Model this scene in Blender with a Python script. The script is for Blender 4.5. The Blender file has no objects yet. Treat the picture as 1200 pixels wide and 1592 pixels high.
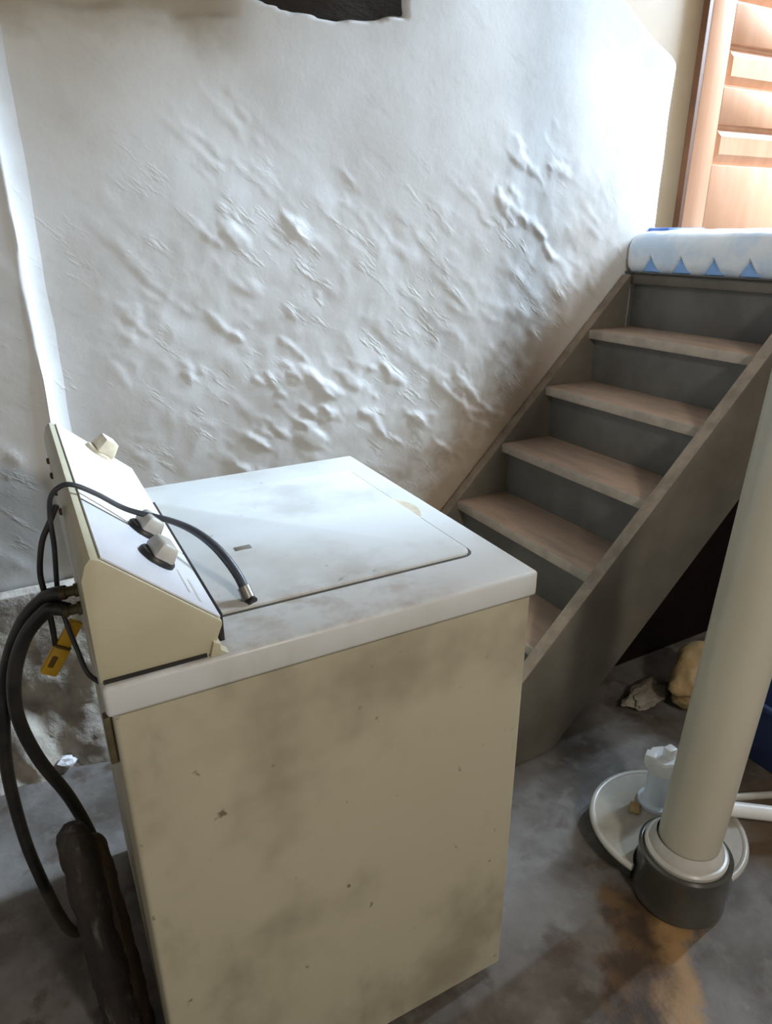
import bpy, bmesh, math, random
from mathutils import Vector, Matrix, noise

random.seed(7)
SC = bpy.context.scene
COL = SC.collection

# ------------------------------------------------------------------ camera
# World: X runs up the stairs along the long wall, Y goes into that wall, Z up.
CAM_H = 1.4012
PITCH = math.radians(22.0)
ROLL = math.radians(-0.18)
YAW = math.radians(28.53)
cam_data = bpy.data.cameras.new('camera')
cam_data.sensor_fit = 'VERTICAL'
cam_data.sensor_height = 24.0
cam_data.lens = 24.0 * 1072.09 / 1592.0
cam_data.clip_start = 0.02
cam = bpy.data.objects.new('camera', cam_data)
COL.objects.link(cam)
cam.matrix_world = (Matrix.Translation((0, 0, CAM_H)) @ Matrix.Rotation(-YAW, 4, 'Z')
                    @ Matrix.Rotation(math.pi / 2 - PITCH, 4, 'X') @ Matrix.Rotation(ROLL, 4, 'Z'))
SC.camera = cam

# ------------------------------------------------------------------ world, lights, exposure
world = bpy.data.worlds.new('world')
SC.world = world
world.use_nodes = True
bg = world.node_tree.nodes['Background']
bg.inputs[0].default_value = (1.0, 0.95, 0.87, 1)
bg.inputs[1].default_value = 0.28


def area_light(name, loc, direction, sx, sy, power, color):
    d = bpy.data.lights.new(name, 'AREA')
    d.shape = 'RECTANGLE'
    d.size, d.size_y = sx, sy
    d.energy = power
    d.color = color
    o = bpy.data.objects.new(name, d)
    o.location = loc
    o.rotation_euler = Vector(direction).to_track_quat('-Z', 'Y').to_euler()
    COL.objects.link(o)
    return o


# daylight falling through the outside doorway at the end of the stair landing
area_light('daylight_doorway', (5.36, 1.42, 3.80), (-1, 0.0, -0.48), 0.80, 1.90, 1080, (0.62, 0.80, 1.0))
# added warm fill light with no visible source, behind the photographer's shoulder
fill_lamp = bpy.data.lights.new('fill_light', 'POINT')
fill_lamp.energy = 62
fill_lamp.color = (1.0, 0.95, 0.87)
fill_lamp.shadow_soft_size = 0.12
fill_lamp_o = bpy.data.objects.new('fill_light', fill_lamp)
fill_lamp_o.location = (0.60, -1.10, 2.05)
COL.objects.link(fill_lamp_o)

vs = SC.view_settings
vs.view_transform = 'Standard'
vs.look = 'None'
vs.gamma = 1.0
vs.exposure = 0.33
vs.use_curve_mapping = False


# ------------------------------------------------------------------ materials
def new_mat(name):
    m = bpy.data.materials.new(name)
    m.use_nodes = True
    nt = m.node_tree
    return m, nt, nt.nodes['Principled BSDF']


def node(nt, t, **kw):
    n = nt.nodes.new(t)
    for k, v in kw.items():
        setattr(n, k, v)
    return n


def coords(nt, scale=(1, 1, 1), loc=(0, 0, 0), rot=(0, 0, 0)):
    tc = node(nt, 'ShaderNodeTexCoord')
    mp = node(nt, 'ShaderNodeMapping')
    nt.links.new(tc.outputs['Object'], mp.inputs[0])
    mp.inputs['Scale'].default_value = scale
    mp.inputs['Location'].default_value = loc
    mp.inputs['Rotation'].default_value = rot
    return mp.outputs[0]


def noise_ramp(nt, vec, scale, lo, hi, detail=6, rough=0.6):
    n = node(nt, 'ShaderNodeTexNoise')
    n.inputs['Scale'].default_value = scale
    n.inputs['Detail'].default_value = detail
    n.inputs['Roughness'].default_value = rough
    nt.links.new(vec, n.inputs['Vector'])
    r = node(nt, 'ShaderNodeMapRange')
    r.interpolation_type = 'SMOOTHSTEP'
    r.inputs[1].default_value = lo
    r.inputs[2].default_value = hi
    nt.links.new(n.outputs[0], r.inputs[0])
    return r.outputs[0]


def mix(nt, fac, a, b):
    m = node(nt, 'ShaderNodeMix', data_type='RGBA')
    if isinstance(fac, (int, float)):
        m.inputs[0].default_value = fac
    else:
        nt.links.new(fac, m.inputs[0])
    for i, c in ((6, a), (7, b)):
        if isinstance(c, (tuple, list)):
            m.inputs[i].default_value = (*c, 1)
        else:
            nt.links.new(c, m.inputs[i])
    return m.outputs[2]


def math_n(nt, op, a, b=None, c=None):
    m = node(nt, 'ShaderNodeMath', operation=op)
    for i, v in enumerate((a, b, c)):
        if v is None:
            continue
        if isinstance(v, (int, float)):
            m.inputs[i].default_value = v
        else:
            nt.links.new(v, m.inputs[i])
    return m.outputs[0]


def smooth(nt, v, lo, hi):
    r = node(nt, 'ShaderNodeMapRange')
    r.interpolation_type = 'SMOOTHSTEP'
    r.inputs[1].default_value = lo
    r.inputs[2].default_value = hi
    nt.links.new(v, r.inputs[0])
    return r.outputs[0]


def bump(nt, bsdf, height, strength=0.3, dist=0.01):
    b = node(nt, 'ShaderNodeBump')
    b.inputs['Strength'].default_value = strength
    b.inputs['Distance'].default_value = dist
    nt.links.new(height, b.inputs['Height'])
    nt.links.new(b.outputs[0], bsdf.inputs['Normal'])


def blotch_mat(name, c1, c2, scale=6, rough=0.6, stretch=(1, 1, 1), lo=0.35, hi=0.7, bmp=0.0, spec=0.5, metal=0.0,
               c3=None, scale3=30, lo3=0.6, hi3=0.75):
    m, nt, b = new_mat(name)
    v = coords(nt, stretch)
    f = noise_ramp(nt, v, scale, lo, hi)
    col = mix(nt, f, c1, c2)
    if c3:
        f3 = noise_ramp(nt, v, scale3, lo3, hi3)
        col = mix(nt, f3, col, c3)
    nt.links.new(col, b.inputs['Base Color'])
    b.inputs['Roughness'].default_value = rough
    b.inputs['Specular IOR Level'].default_value = spec
    b.inputs['Metallic'].default_value = metal
    if bmp:
        bump(nt, b, noise_ramp(nt, v, scale * 5, 0.2, 0.8), bmp, 0.004)
    return m


def plaster_mat(name, stairs=False, base=(0.80, 0.80, 0.79), worn=(0.70, 0.69, 0.67), top_shade=True):
    m, nt, b = new_mat(name)
    tc = node(nt, 'ShaderNodeTexCoord')
    sep = node(nt, 'ShaderNodeSeparateXYZ')
    nt.links.new(tc.outputs['Object'], sep.inputs[0])
    X, Z = sep.outputs[0], sep.outputs[2]
    v = tc.outputs['Object']
    col = mix(nt, noise_ramp(nt, v, 2.6, 0.42, 0.70), base, worn)
    # scraped streaks running down to the right
    rotn = coords(nt, rot=(0, math.radians(-40), 0))
    mp2 = node(nt, 'ShaderNodeMapping')
    nt.links.new(rotn, mp2.inputs[0])
    mp2.inputs['Scale'].default_value = (1.0, 1.0, 3.6)
    vs_ = mp2.outputs[0]
    col = mix(nt, math_n(nt, 'MULTIPLY', noise_ramp(nt, vs_, 7, 0.58, 0.76), 0.40), col, (0.55, 0.52, 0.49))
    # damp grime creeping up from the floor
    g = math_n(nt, 'ADD', Z, math_n(nt, 'MULTIPLY', noise_ramp(nt, v, 4, 0.2, 0.8), 0.35))
    col = mix(nt, math_n(nt, 'MULTIPLY', smooth(nt, g, 0.85, 0.35), 0.75), col, (0.40, 0.35, 0.28))
    if stairs:
        # brown scuffing along the line of the staircase
        d = math_n(nt, 'SUBTRACT', math_n(nt, 'SUBTRACT', Z, X), -0.79)
        d = math_n(nt, 'SUBTRACT', d, math_n(nt, 'MULTIPLY', noise_ramp(nt, v, 7, 0.30, 0.70), 0.22))
        near = math_n(nt, 'MULTIPLY', smooth(nt, d, 0.34, -0.06), smooth(nt, X, 2.15, 1.60))
        col = mix(nt, math_n(nt, 'MULTIPLY', near, 0.92), col, (0.40, 0.30, 0.21))
    if top_shade:  # joist shade at the upper left, painted into the plaster as brown
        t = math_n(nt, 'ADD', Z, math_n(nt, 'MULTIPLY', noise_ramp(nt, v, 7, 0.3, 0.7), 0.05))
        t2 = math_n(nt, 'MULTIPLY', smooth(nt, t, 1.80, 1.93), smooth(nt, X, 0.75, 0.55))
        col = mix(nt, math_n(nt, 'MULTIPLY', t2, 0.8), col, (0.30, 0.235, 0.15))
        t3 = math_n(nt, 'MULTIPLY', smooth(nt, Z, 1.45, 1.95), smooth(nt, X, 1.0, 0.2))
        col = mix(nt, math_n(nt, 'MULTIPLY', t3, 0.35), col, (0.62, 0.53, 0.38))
    nt.links.new(col, b.inputs['Base Color'])
    b.inputs['Roughness'].default_value = 0.72
    b.inputs['Specular IOR Level'].default_value = 0.25
    scr = math_n(nt, 'MULTIPLY', noise_ramp(nt, vs_, 10, 0.54, 0.72, detail=4), noise_ramp(nt, v, 3.1, 0.46, 0.62, detail=3))
    scr = math_n(nt, 'MULTIPLY', scr, smooth(nt, Z, 1.75, 1.25))
    h = math_n(nt, 'ADD', scr, math_n(nt, 'MULTIPLY', noise_ramp(nt, v, 40, 0.3, 0.7, detail=2), 0.1))
    bump(nt, b, h, 0.22, 0.006)
    return m


def floor_mat():
    m, nt, b = new_mat('stained_concrete')
    tc = node(nt, 'ShaderNodeTexCoord')
    v = tc.outputs['Object']
    sep = node(nt, 'ShaderNodeSeparateXYZ')
    nt.links.new(v, sep.inputs[0])
    X, Y = sep.outputs[0], sep.outputs[1]
    col = mix(nt, noise_ramp(nt, v, 3.0, 0.35, 0.68), (0.195, 0.177, 0.162), (0.066, 0.050, 0.036))
    col = mix(nt, math_n(nt, 'MULTIPLY', noise_ramp(nt, v, 17, 0.50, 0.70), 0.5), col, (0.22, 0.20, 0.18))
    col = mix(nt, math_n(nt, 'MULTIPLY', noise_ramp(nt, v, 9, 0.56, 0.68), 0.7), col, (0.075, 0.048, 0.032))
    # rusty wet run, its orange side a painted-in reflection, in front of the drain stack, along the line (1.10,0.62) -> (0.84,0.36)
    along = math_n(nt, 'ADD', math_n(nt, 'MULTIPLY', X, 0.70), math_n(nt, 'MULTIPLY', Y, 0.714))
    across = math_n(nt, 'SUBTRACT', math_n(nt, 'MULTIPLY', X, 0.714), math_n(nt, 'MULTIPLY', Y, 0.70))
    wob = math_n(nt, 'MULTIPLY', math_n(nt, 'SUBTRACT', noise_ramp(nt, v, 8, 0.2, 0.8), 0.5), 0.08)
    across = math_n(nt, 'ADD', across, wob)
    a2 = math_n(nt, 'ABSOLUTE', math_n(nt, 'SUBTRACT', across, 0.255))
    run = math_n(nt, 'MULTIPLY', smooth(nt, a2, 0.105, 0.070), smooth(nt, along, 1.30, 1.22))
    rust_reflection = mix(nt, smooth(nt, across, 0.255, 0.315), mix(nt, noise_ramp(nt, v, 14, 0.4, 0.65), (0.045, 0.021, 0.006), (0.13, 0.066, 0.02)), (0.36, 0.205, 0.08))
    col = mix(nt, math_n(nt, 'MULTIPLY', run, 0.92), col, rust_reflection)
    # rusty stain around the other side of the lid
    dx = math_n(nt, 'SUBTRACT', X, 1.55)
    dy = math_n(nt, 'SUBTRACT', Y, 0.62)
    rr = math_n(nt, 'SQRT', math_n(nt, 'ADD', math_n(nt, 'MULTIPLY', dx, dx), math_n(nt, 'MULTIPLY', dy, dy)))
    r2 = smooth(nt, math_n(nt, 'ADD', rr, wob), 0.26, 0.12)
    col = mix(nt, math_n(nt, 'MULTIPLY', r2, 0.75), col, (0.12, 0.065, 0.025))
    nt.links.new(col, b.inputs['Base Color'])
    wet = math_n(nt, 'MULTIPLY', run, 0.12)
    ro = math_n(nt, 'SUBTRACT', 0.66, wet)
    ro = math_n(nt, 'SUBTRACT', ro, math_n(nt, 'MULTIPLY', noise_ramp(nt, v, 4, 0.45, 0.65), 0.18))
    nt.links.new(ro, b.inputs['Roughness'])
    h = math_n(nt, 'ADD', noise_ramp(nt, v, 12, 0.3, 0.7), math_n(nt, 'MULTIPLY', noise_ramp(nt, v, 45, 0.3, 0.7), 0.3))
    bump(nt, b, h, 0.15, 0.008)
    return m


def enamel_mat(name, base, dirt, amount, rough=0.32, grime=False):
    m, nt, b = new_mat(name)
    v = coords(nt)
    col = mix(nt, math_n(nt, 'MULTIPLY', noise_ramp(nt, v, 3.2, 0.46, 0.70, detail=4), amount), base, dirt)
    vv = coords(nt, (1, 1, 0.45), loc=(3.1, 1.7, 0.4))
    col = mix(nt, math_n(nt, 'MULTIPLY', noise_ramp(nt, vv, 5.5, 0.52, 0.74), amount * 0.8), col, tuple(x * 0.75 for x in dirt))
    col = mix(nt, math_n(nt, 'MULTIPLY', noise_ramp(nt, v, 38, 0.70, 0.78, detail=2), amount), col, (0.10, 0.08, 0.05))
    if grime:
        # brown scum collected on the near ledge beside the lid
        sep = node(nt, 'ShaderNodeSeparateXYZ')
        nt.links.new(v, sep.inputs[0])
        band = math_n(nt, 'MULTIPLY', smooth(nt, sep.outputs[1], 0.17, 0.085), smooth(nt, sep.outputs[0], 0.56, 0.40))
        band = math_n(nt, 'MULTIPLY', band, smooth(nt, sep.outputs[2], 0.908, 0.913))
        col = mix(nt, math_n(nt, 'MULTIPLY', math_n(nt, 'MULTIPLY', band, noise_ramp(nt, v, 20, 0.38, 0.70)), 0.6), col, (0.33, 0.265, 0.20))
    nt.links.new(col, b.inputs['Base Color'])
    ro = math_n(nt, 'ADD', rough, math_n(nt, 'MULTIPLY', noise_ramp(nt, v, 8, 0.35, 0.7), 0.2))
    nt.links.new(ro, b.inputs['Roughness'])
    return m


M = {}
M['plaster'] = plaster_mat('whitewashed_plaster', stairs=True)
M['plaster_left'] = plaster_mat('whitewashed_plaster_grey', base=(0.70, 0.69, 0.67), worn=(0.56, 0.54, 0.51), top_shade=False)
M['footing'] = blotch_mat('dirty_footing', (0.50, 0.44, 0.36), (0.24, 0.20, 0.17), 9, 0.85, bmp=0.5)
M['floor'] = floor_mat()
M['tan_wall'] = blotch_mat('tan_paint', (0.34, 0.25, 0.155), (0.30, 0.22, 0.135), 3, 0.6)
M['shade_wall'] = blotch_mat('shade_black_wall', (0.012, 0.007, 0.006), (0.006, 0.004, 0.004), 7, 0.9, bmp=0.6, spec=0.1)  # near-black colour stands in for deep shade
M['dark_beam'] = blotch_mat('dark_old_beam', (0.022, 0.014, 0.008), (0.010, 0.006, 0.004), 8, 0.8, (0.3, 1, 1), bmp=0.5)
M['ceil'] = blotch_mat('ceiling_boards', (0.16, 0.11, 0.07), (0.09, 0.06, 0.04), 4, 0.8, (0.3, 3, 1))
M['grey_paint'] = blotch_mat('worn_grey_stair_paint', (0.160, 0.142, 0.112), (0.115, 0.100, 0.076), 5, 0.55,
                             (1, 1, 1), bmp=0.12, c3=(0.18, 0.14, 0.10), scale3=16, lo3=0.60, hi3=0.80)
M['riser'] = blotch_mat('riser_grey_paint', (0.160, 0.156, 0.142), (0.115, 0.108, 0.096), 5, 0.5, bmp=0.08)
M['tread'] = blotch_mat('worn_tread_wood', (0.56, 0.40, 0.29), (0.42, 0.31, 0.235), 7, 0.6, (3.2, 0.7, 1), bmp=0.2,
                        c3=(0.52, 0.40, 0.31), scale3=22, lo3=0.52, hi3=0.75)
M['tread_nose'] = blotch_mat('tread_nose_paint', (0.52, 0.44, 0.36), (0.36, 0.31, 0.26), 14, 0.55, bmp=0.2)
M['worn_edge'] = blotch_mat('bare_worn_wood', (0.36, 0.29, 0.22), (0.23, 0.18, 0.135), 16, 0.6, bmp=0.2)
M['door'] = blotch_mat('orange_pine_door', (0.64, 0.37, 0.24), (0.57, 0.31, 0.19), 3.5, 0.28, (4, 4, 0.5))
M['door_dark'] = blotch_mat('door_edge_brown', (0.13, 0.05, 0.018), (0.09, 0.035, 0.012), 6, 0.5)
M['enamel_side'] = enamel_mat('aged_cream_enamel', (0.46, 0.415, 0.30), (0.27, 0.235, 0.16), 0.8, 0.42)
M['enamel_top'] = enamel_mat('white_enamel_top', (0.59, 0.595, 0.58), (0.43, 0.395, 0.335), 0.5, 0.36, grime=True)
M['enamel_cream'] = blotch_mat('cream_console_enamel', (0.50, 0.455, 0.32), (0.43, 0.385, 0.26), 4, 0.35)
M['console_face'] = blotch_mat('console_face_white', (0.80, 0.78, 0.74), (0.74, 0.71, 0.66), 5, 0.28)
M['console_panel'] = blotch_mat('console_panel_grey', (0.68, 0.68, 0.72), (0.60, 0.60, 0.62), 5, 0.22)
M['knob'] = blotch_mat('knob_grey_beige', (0.46, 0.43, 0.37), (0.38, 0.35, 0.30), 20, 0.45)
M['knob_cream'] = blotch_mat('knob_cream', (0.66, 0.58, 0.44), (0.52, 0.43, 0.30), 25, 0.45)
M['black'] = blotch_mat('black_plastic', (0.012, 0.011, 0.010), (0.022, 0.020, 0.018), 15, 0.45)
M['rubber'] = blotch_mat('black_rubber_hose', (0.016, 0.015, 0.016), (0.035, 0.032, 0.030), 20, 0.42)
M['rubber_dusty'] = blotch_mat('dusty_rubber_hose', (0.085, 0.070, 0.050), (0.05, 0.042, 0.03), 14, 0.6)
M['cord_grey'] = blotch_mat('dark_grey_cord', (0.032, 0.035, 0.042), (0.055, 0.058, 0.066), 20, 0.38)
M['metal'] = blotch_mat('dull_metal', (0.38, 0.36, 0.32), (0.24, 0.22, 0.18), 20, 0.35, metal=0.9)
M['brass'] = blotch_mat('tarnished_brass', (0.16, 0.135, 0.075), (0.10, 0.085, 0.05), 25, 0.5, metal=0.5)
M['yellow'] = blotch_mat('yellow_plastic', (0.85, 0.50, 0.03), (0.72, 0.40, 0.02), 14, 0.4)
M['yellow_dark'] = blotch_mat('yellow_clip_dark', (0.20, 0.12, 0.01), (0.10, 0.06, 0.01), 14, 0.6)
M['timber'] = blotch_mat('dark_weathered_timber', (0.020, 0.013, 0.010), (0.036, 0.028, 0.022), 9, 0.75, (2, 2, 0.4), bmp=0.7,
                         c3=(0.11, 0.10, 0.09), scale3=16, lo3=0.54, hi3=0.70)
M['timber_brown'] = blotch_mat('brown_split_timber', (0.085, 0.052, 0.028), (0.035, 0.022, 0.014), 8, 0.8, (2, 2, 0.4), bmp=0.6)
M['stack'] = blotch_mat('cream_painted_pipe', (0.53, 0.49, 0.39), (0.45, 0.41, 0.32), 3, 0.34, (1, 1, 0.4),
                        c3=(0.40, 0.34, 0.24), scale3=12, lo3=0.64, hi3=0.82)
M['collar'] = blotch_mat('white_plastic_collar', (0.50, 0.47, 0.42), (0.40, 0.37, 0.32), 8, 0.28)
M['hub'] = blotch_mat('dark_grey_rubber_hub', (0.050, 0.046, 0.038), (0.085, 0.078, 0.065), 5, 0.22)
M['lid_white'] = blotch_mat('dirty_white_lid', (0.40, 0.37, 0.315), (0.31, 0.28, 0.23), 9, 0.42,
                            c3=(0.36, 0.29, 0.20), scale3=14, lo3=0.60, hi3=0.75)
M['pvc'] = blotch_mat('white_pvc', (0.80, 0.80, 0.79), (0.70, 0.69, 0.66), 9, 0.35)
M['pvc_blue'] = blotch_mat('white_pvc_blue_tint', (0.64, 0.70, 0.78), (0.56, 0.62, 0.70), 9, 0.35)
M['sack'] = blotch_mat('tan_paper_sack', (0.44, 0.30, 0.14), (0.33, 0.21, 0.09), 9, 0.75, bmp=0.5)
M['rag'] = blotch_mat('grey_rag', (0.30, 0.26, 0.20), (0.18, 0.15, 0.11), 12, 0.9, bmp=0.4)
M['blue_bin'] = blotch_mat('navy_plastic', (0.024, 0.038, 0.105), (0.016, 0.026, 0.075), 5, 0.4)
M['scrap'] = blotch_mat('white_scrap', (0.80, 0.77, 0.79), (0.65, 0.62, 0.62), 20, 0.7)


def plastic_wrap_mat():
    m, nt, b = new_mat('clear_plastic_wrap')
    v = coords(nt)
    col = mix(nt, noise_ramp(nt, v, 7, 0.40, 0.65), (0.86, 0.90, 0.94), (0.62, 0.76, 0.92))
    nt.links.new(col, b.inputs['Base Color'])
    b.inputs['Roughness'].default_value = 0.18
    b.inputs['Coat Weight'].default_value = 0.3
    return m


M['wrap'] = plastic_wrap_mat()
M['wrap_blue'] = blotch_mat('blue_wrap_edge', (0.12, 0.22, 0.58), (0.08, 0.15, 0.45), 9, 0.3)
M['wrap_fold'] = blotch_mat('blue_print_on_wrap', (0.20, 0.40, 0.80), (0.28, 0.50, 0.88), 9, 0.3)


# ------------------------------------------------------------------ mesh helpers
def finish(name, bm, mat, parent=None, smooth_angle=None):
    me = bpy.data.meshes.new(name)
    bmesh.ops.recalc_face_normals(bm, faces=bm.faces[:])
    bm.to_mesh(me)
    bm.free()
    o = bpy.data.objects.new(name, me)
    COL.objects.link(o)
    if mat:
        me.materials.append(mat)
    if parent:
        o.parent = parent
    if smooth_angle is not None:
        for p in me.polygons:
            p.use_smooth = True
        try:
            me.set_sharp_from_angle(angle=math.radians(smooth_angle))
        except Exception:
            pass
    return o


def empty(name, loc=(0, 0, 0), rz=0.0, label=None, cat=None, group=None):
    o = bpy.data.objects.new(name, None)
    o.location = loc
    o.rotation_euler = (0, 0, rz)
    o.empty_display_size = 0.1
    COL.objects.link(o)
    return tag(o, label, cat, group)


def tag(o, label=None, cat=None, group=None, kind=None):
    if label:
        o['label'] = label
    if cat:
        o['category'] = cat
    if group:
        o['group'] = group
    if kind:
        o['kind'] = kind
    return o


def struct(o):
    o['kind'] = 'structure'
    return o


def box(bm, x0, x1, y0, y1, z0, z1, bev=0.0, seg=2):
    vs_ = [bm.verts.new(p) for p in ((x0, y0, z0), (x1, y0, z0), (x1, y1, z0), (x0, y1, z0),
                                     (x0, y0, z1), (x1, y0, z1), (x1, y1, z1), (x0, y1, z1))]
    fs = [bm.faces.new([vs_[i] for i in f]) for f in
          ((0, 3, 2, 1), (4, 5, 6, 7), (0, 1, 5, 4), (1, 2, 6, 5), (2, 3, 7, 6), (3, 0, 4, 7))]
    if bev:
        es = list({e for f in fs for e in f.edges})
        bmesh.ops.bevel(bm, geom=es, offset=bev, segments=seg, affect='EDGES', profile=0.5)
    return bm


def box_obj(name, dims, mat, parent=None, bev=0.0, seg=2, smooth_angle=35):
    bm = bmesh.new()
    box(bm, *dims, bev=bev, seg=seg)
    return finish(name, bm, mat, parent, smooth_angle if bev else None)


def prism(bm, pts, axis, a, b, bev=0.0, seg=2):
    """extrude a 2D polygon (the two other axes, in order) from a to b along axis"""
    def mk(p, t):
        c = list(p)
        c.insert(axis, t)
        return bm.verts.new(c)
    v0 = [mk(p, a) for p in pts]
    v1 = [mk(p, b) for p in pts]
    n = len(pts)
    fs = [bm.faces.new(v0[::-1]), bm.faces.new(v1)]
    for i in range(n):
        fs.append(bm.faces.new((v0[i], v0[(i + 1) % n], v1[(i + 1) % n], v1[i])))
    if bev:
        es = list({e for f in fs for e in f.edges})
        bmesh.ops.bevel(bm, geom=es, offset=bev, segments=seg, affect='EDGES', profile=0.5)
    return bm


def lathe(bm, prof, n=40, cx=0, cy=0, cz=0):
    """prof: list of (r, z); closed at ends where r == 0"""
    rings = []
    for r, z in prof:
        if r <= 1e-6:
            rings.append([bm.verts.new((cx, cy, cz + z))])
        else:
            rings.append([bm.verts.new((cx + r * math.cos(2 * math.pi * i / n), cy + r * math.sin(2 * math.pi * i / n), cz + z))
                          for i in range(n)])
    for a, b in zip(rings, rings[1:]):
        for i in range(n):
            j = (i + 1) % n
            if len(a) == 1 and len(b) == 1:
                continue
            if len(a) == 1:
                bm.faces.new((a[0], b[j], b[i]))
            elif len(b) == 1:
                bm.faces.new((a[i], a[j], b[0]))
            else:
                bm.faces.new((a[i], a[j], b[j], b[i]))
    return bm


def catmull(pts, sub=8):
    P = [Vector(p) for p in pts]
    P = [P[0] * 2 - P[1]] + P + [P[-1] * 2 - P[-2]]
    out = []
    for i in range(1, len(P) - 2):
        for k in range(sub):
            t = k / sub
            a, b, c, d = P[i - 1], P[i], P[i + 1], P[i + 2]
            out.append(0.5 * ((2 * b) + (c - a) * t + (2 * a - 5 * b + 4 * c - d) * t * t + (3 * b - a - 3 * c + d) * t ** 3))
    out.append(P[-2])
    return out


def tube(bm, path, rad, n=10):
    """rad: number or function of 0..1"""
    path = [Vector(p) for p in path]
    rings = []
    nrm = None
    N = len(path)
    for i, p in enumerate(path):
        t = (path[min(i + 1, N - 1)] - path[max(i - 1, 0)]).normalized()
        if nrm is None:
            nrm = t.cross(Vector((0.3, 0.5, 0.8))).normalized()
        nrm = (nrm - t * nrm.dot(t)).normalized()
        bn = t.cross(nrm)
        r = rad(i / (N - 1)) if callable(rad) else rad
        rings.append([bm.verts.new(p + nrm * (r * math.cos(2 * math.pi * k / n)) + bn * (r * math.sin(2 * math.pi * k / n)))
                      for k in range(n)])
    for a, b in zip(rings, rings[1:]):
        for k in range(n):
            bm.faces.new((a[k], a[(k + 1) % n], b[(k + 1) % n], b[k]))
    bm.faces.new(rings[0][::-1])
    bm.faces.new(rings[-1])
    return bm


def tube_obj(name, pts, rad, mat, parent=None, n=10, sub=8):
    bm = bmesh.new()
    tube(bm, catmull(pts, sub) if len(pts) > 2 else pts, rad, n)
    return finish(name, bm, mat, parent, 50)


def fbm(x, y, z, octv=4):
    return noise.fractal(Vector((x, y, z)), 0.9, 2.1, octv)


def sstep(a, b, x):
    t = max(0.0, min(1.0, (x - a) / (b - a)))
    return t * t * (3 - 2 * t)


# ================================================================== STRUCTURE
WALL_Y = 1.944


def wall_relief(x, z):
    """rough plaster over rubble: smooth above, scarred in the middle"""
    big = 0.010 * fbm(x * 1.5 + 3, 0.3, z * 1.5, 2) * sstep(0.08, 0.4, x)
    zone = sstep(1.75, 1.25, z + 0.25 * fbm(x * 2, 5, z * 2, 2)) * sstep(0.15, 0.45, x)
    # diagonal scars: ridges running down to the right
    a = math.radians(40)
    u = x * math.cos(a) - z * math.sin(a)
    w = x * math.sin(a) + z * math.cos(a)
    sc = fbm(u * 6.5, 1.7, w * 20.0, 4)
    scar = min(0.5, max(0.0, sc - 0.15))
    st = 1.0 - abs(fbm(x * 5.0 + 9, 2.2, z * 5.0, 3))
    lump = fbm(x * 7, 8.8, z * 7, 3)
    fine = fbm(x * 14, 0.2, z * 14, 2)
    patch = sstep(-0.05, 0.35, fbm(x * 2.3 + 1.3, 4.4, z * 2.3 + 0.7, 3) + 0.15)
    return big + zone * (0.0075 * scar * (0.25 + patch) + 0.0025 * (st - 0.8) + 0.002 * lump * patch) + 0.0005 * fine * (0.25 + zone)


def grid_obj(name, nx, nz, f, mat, parent=None):
    verts, faces = [], []
    for j in range(nz + 1):
        for i in range(nx + 1):
            verts.append(f(i / nx, j / nz))
    for j in range(nz):
        for i in range(nx):
            a = j * (nx + 1) + i
            faces.append((a, a + 1, a + nx + 2, a + nx + 1))
    me = bpy.data.meshes.new(name)
    me.from_pydata(verts, [], faces)
    me.materials.append(mat)
    for p in me.polygons:
        p.use_smooth = True
    o = bpy.data.objects.new(name, me)
    COL.objects.link(o)
    if parent:
        o.parent = parent
    return o


# --- floor
def floor_f(a, b):
    x = -2.8 + 6.4 * a
    y = -1.6 + 3.9 * b
    z = 0.006 * fbm(x * 1.5, y * 1.5, 0.2, 3) - 0.004
    return (x, y, z)


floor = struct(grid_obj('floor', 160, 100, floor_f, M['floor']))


# --- long whitewashed wall, its right end stopping at a blunt vertical edge with a sloped shoulder
def wall_end(z):
    # right edge of the plastered wall as a function of height
    return 2.215 + 0.006 * fbm(2, 3, z * 6, 2) - 1.75 * max(0.0, z - 1.93) * sstep(1.90, 2.0, z)


def back_f(a, b):
    z = 2.3 * b
    xe = wall_end(z)
    NX = 0.955
    if a <= NX:
        x = 0.085 + (xe - 0.085) * a / NX
        y = WALL_Y - wall_relief(x, z)
        # rounded arris at the right end
        y += 0.03 * sstep(xe - 0.035, xe, x) ** 2
        # pocket in the wall head where an old beam end shows
        edge = 0.030 * fbm(x * 6, 1, z * 6, 2)
        pk = sstep(0.63, 0.67, x + edge) * sstep(1.12, 1.08, x + edge) * sstep(1.925, 1.95, z + edge + 0.045 * (x - 0.80) - 0.25 * max(0.0, x - 1.05))
        y += 0.16 * pk
        # broken plaster lip at the wall head on the left
        lip = sstep(1.87, 1.90, z + 0.03 * fbm(x * 6, 3, z * 6, 2)) * sstep(0.66, 0.60, x)
        y += 0.012 * lip
        return (x, y, z)
    t = (a - NX) / (1 - NX)
    return (xe + 0.004 * math.sin(t * 3.1), WALL_Y + 0.03 + 0.25 * t, z)


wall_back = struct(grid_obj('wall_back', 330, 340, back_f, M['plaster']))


# --- wall section left of the corner: stands a little proud, its splayed return faces the stairs
def left_f(a, b):
    z = 2.3 * b
    e = 0.003 * fbm(4, 1, z * 9, 3) + 0.003 * fbm(1, 1, z * 2, 2)
    ax = 0.071 + e
    if a < 0.86:
        x = -2.6 + (ax + 2.6) * (a / 0.86) ** 0.6
        y = 1.905 - 0.8 * wall_relief(x + 4.3, z * 0.8 + 0.3)
        return (x, y, z)
    t = (a - 0.86) / 0.14
    q = t * math.pi / 2
    return (ax + (0.165 - ax) * (1 - math.cos(q)), 1.905 + 0.045 * math.sin(q) + 0.0015 * fbm(t, 2, z * 5, 2), z)


wall_left = struct(grid_obj('wall_left', 200, 220, left_f, M['plaster_left']))


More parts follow.
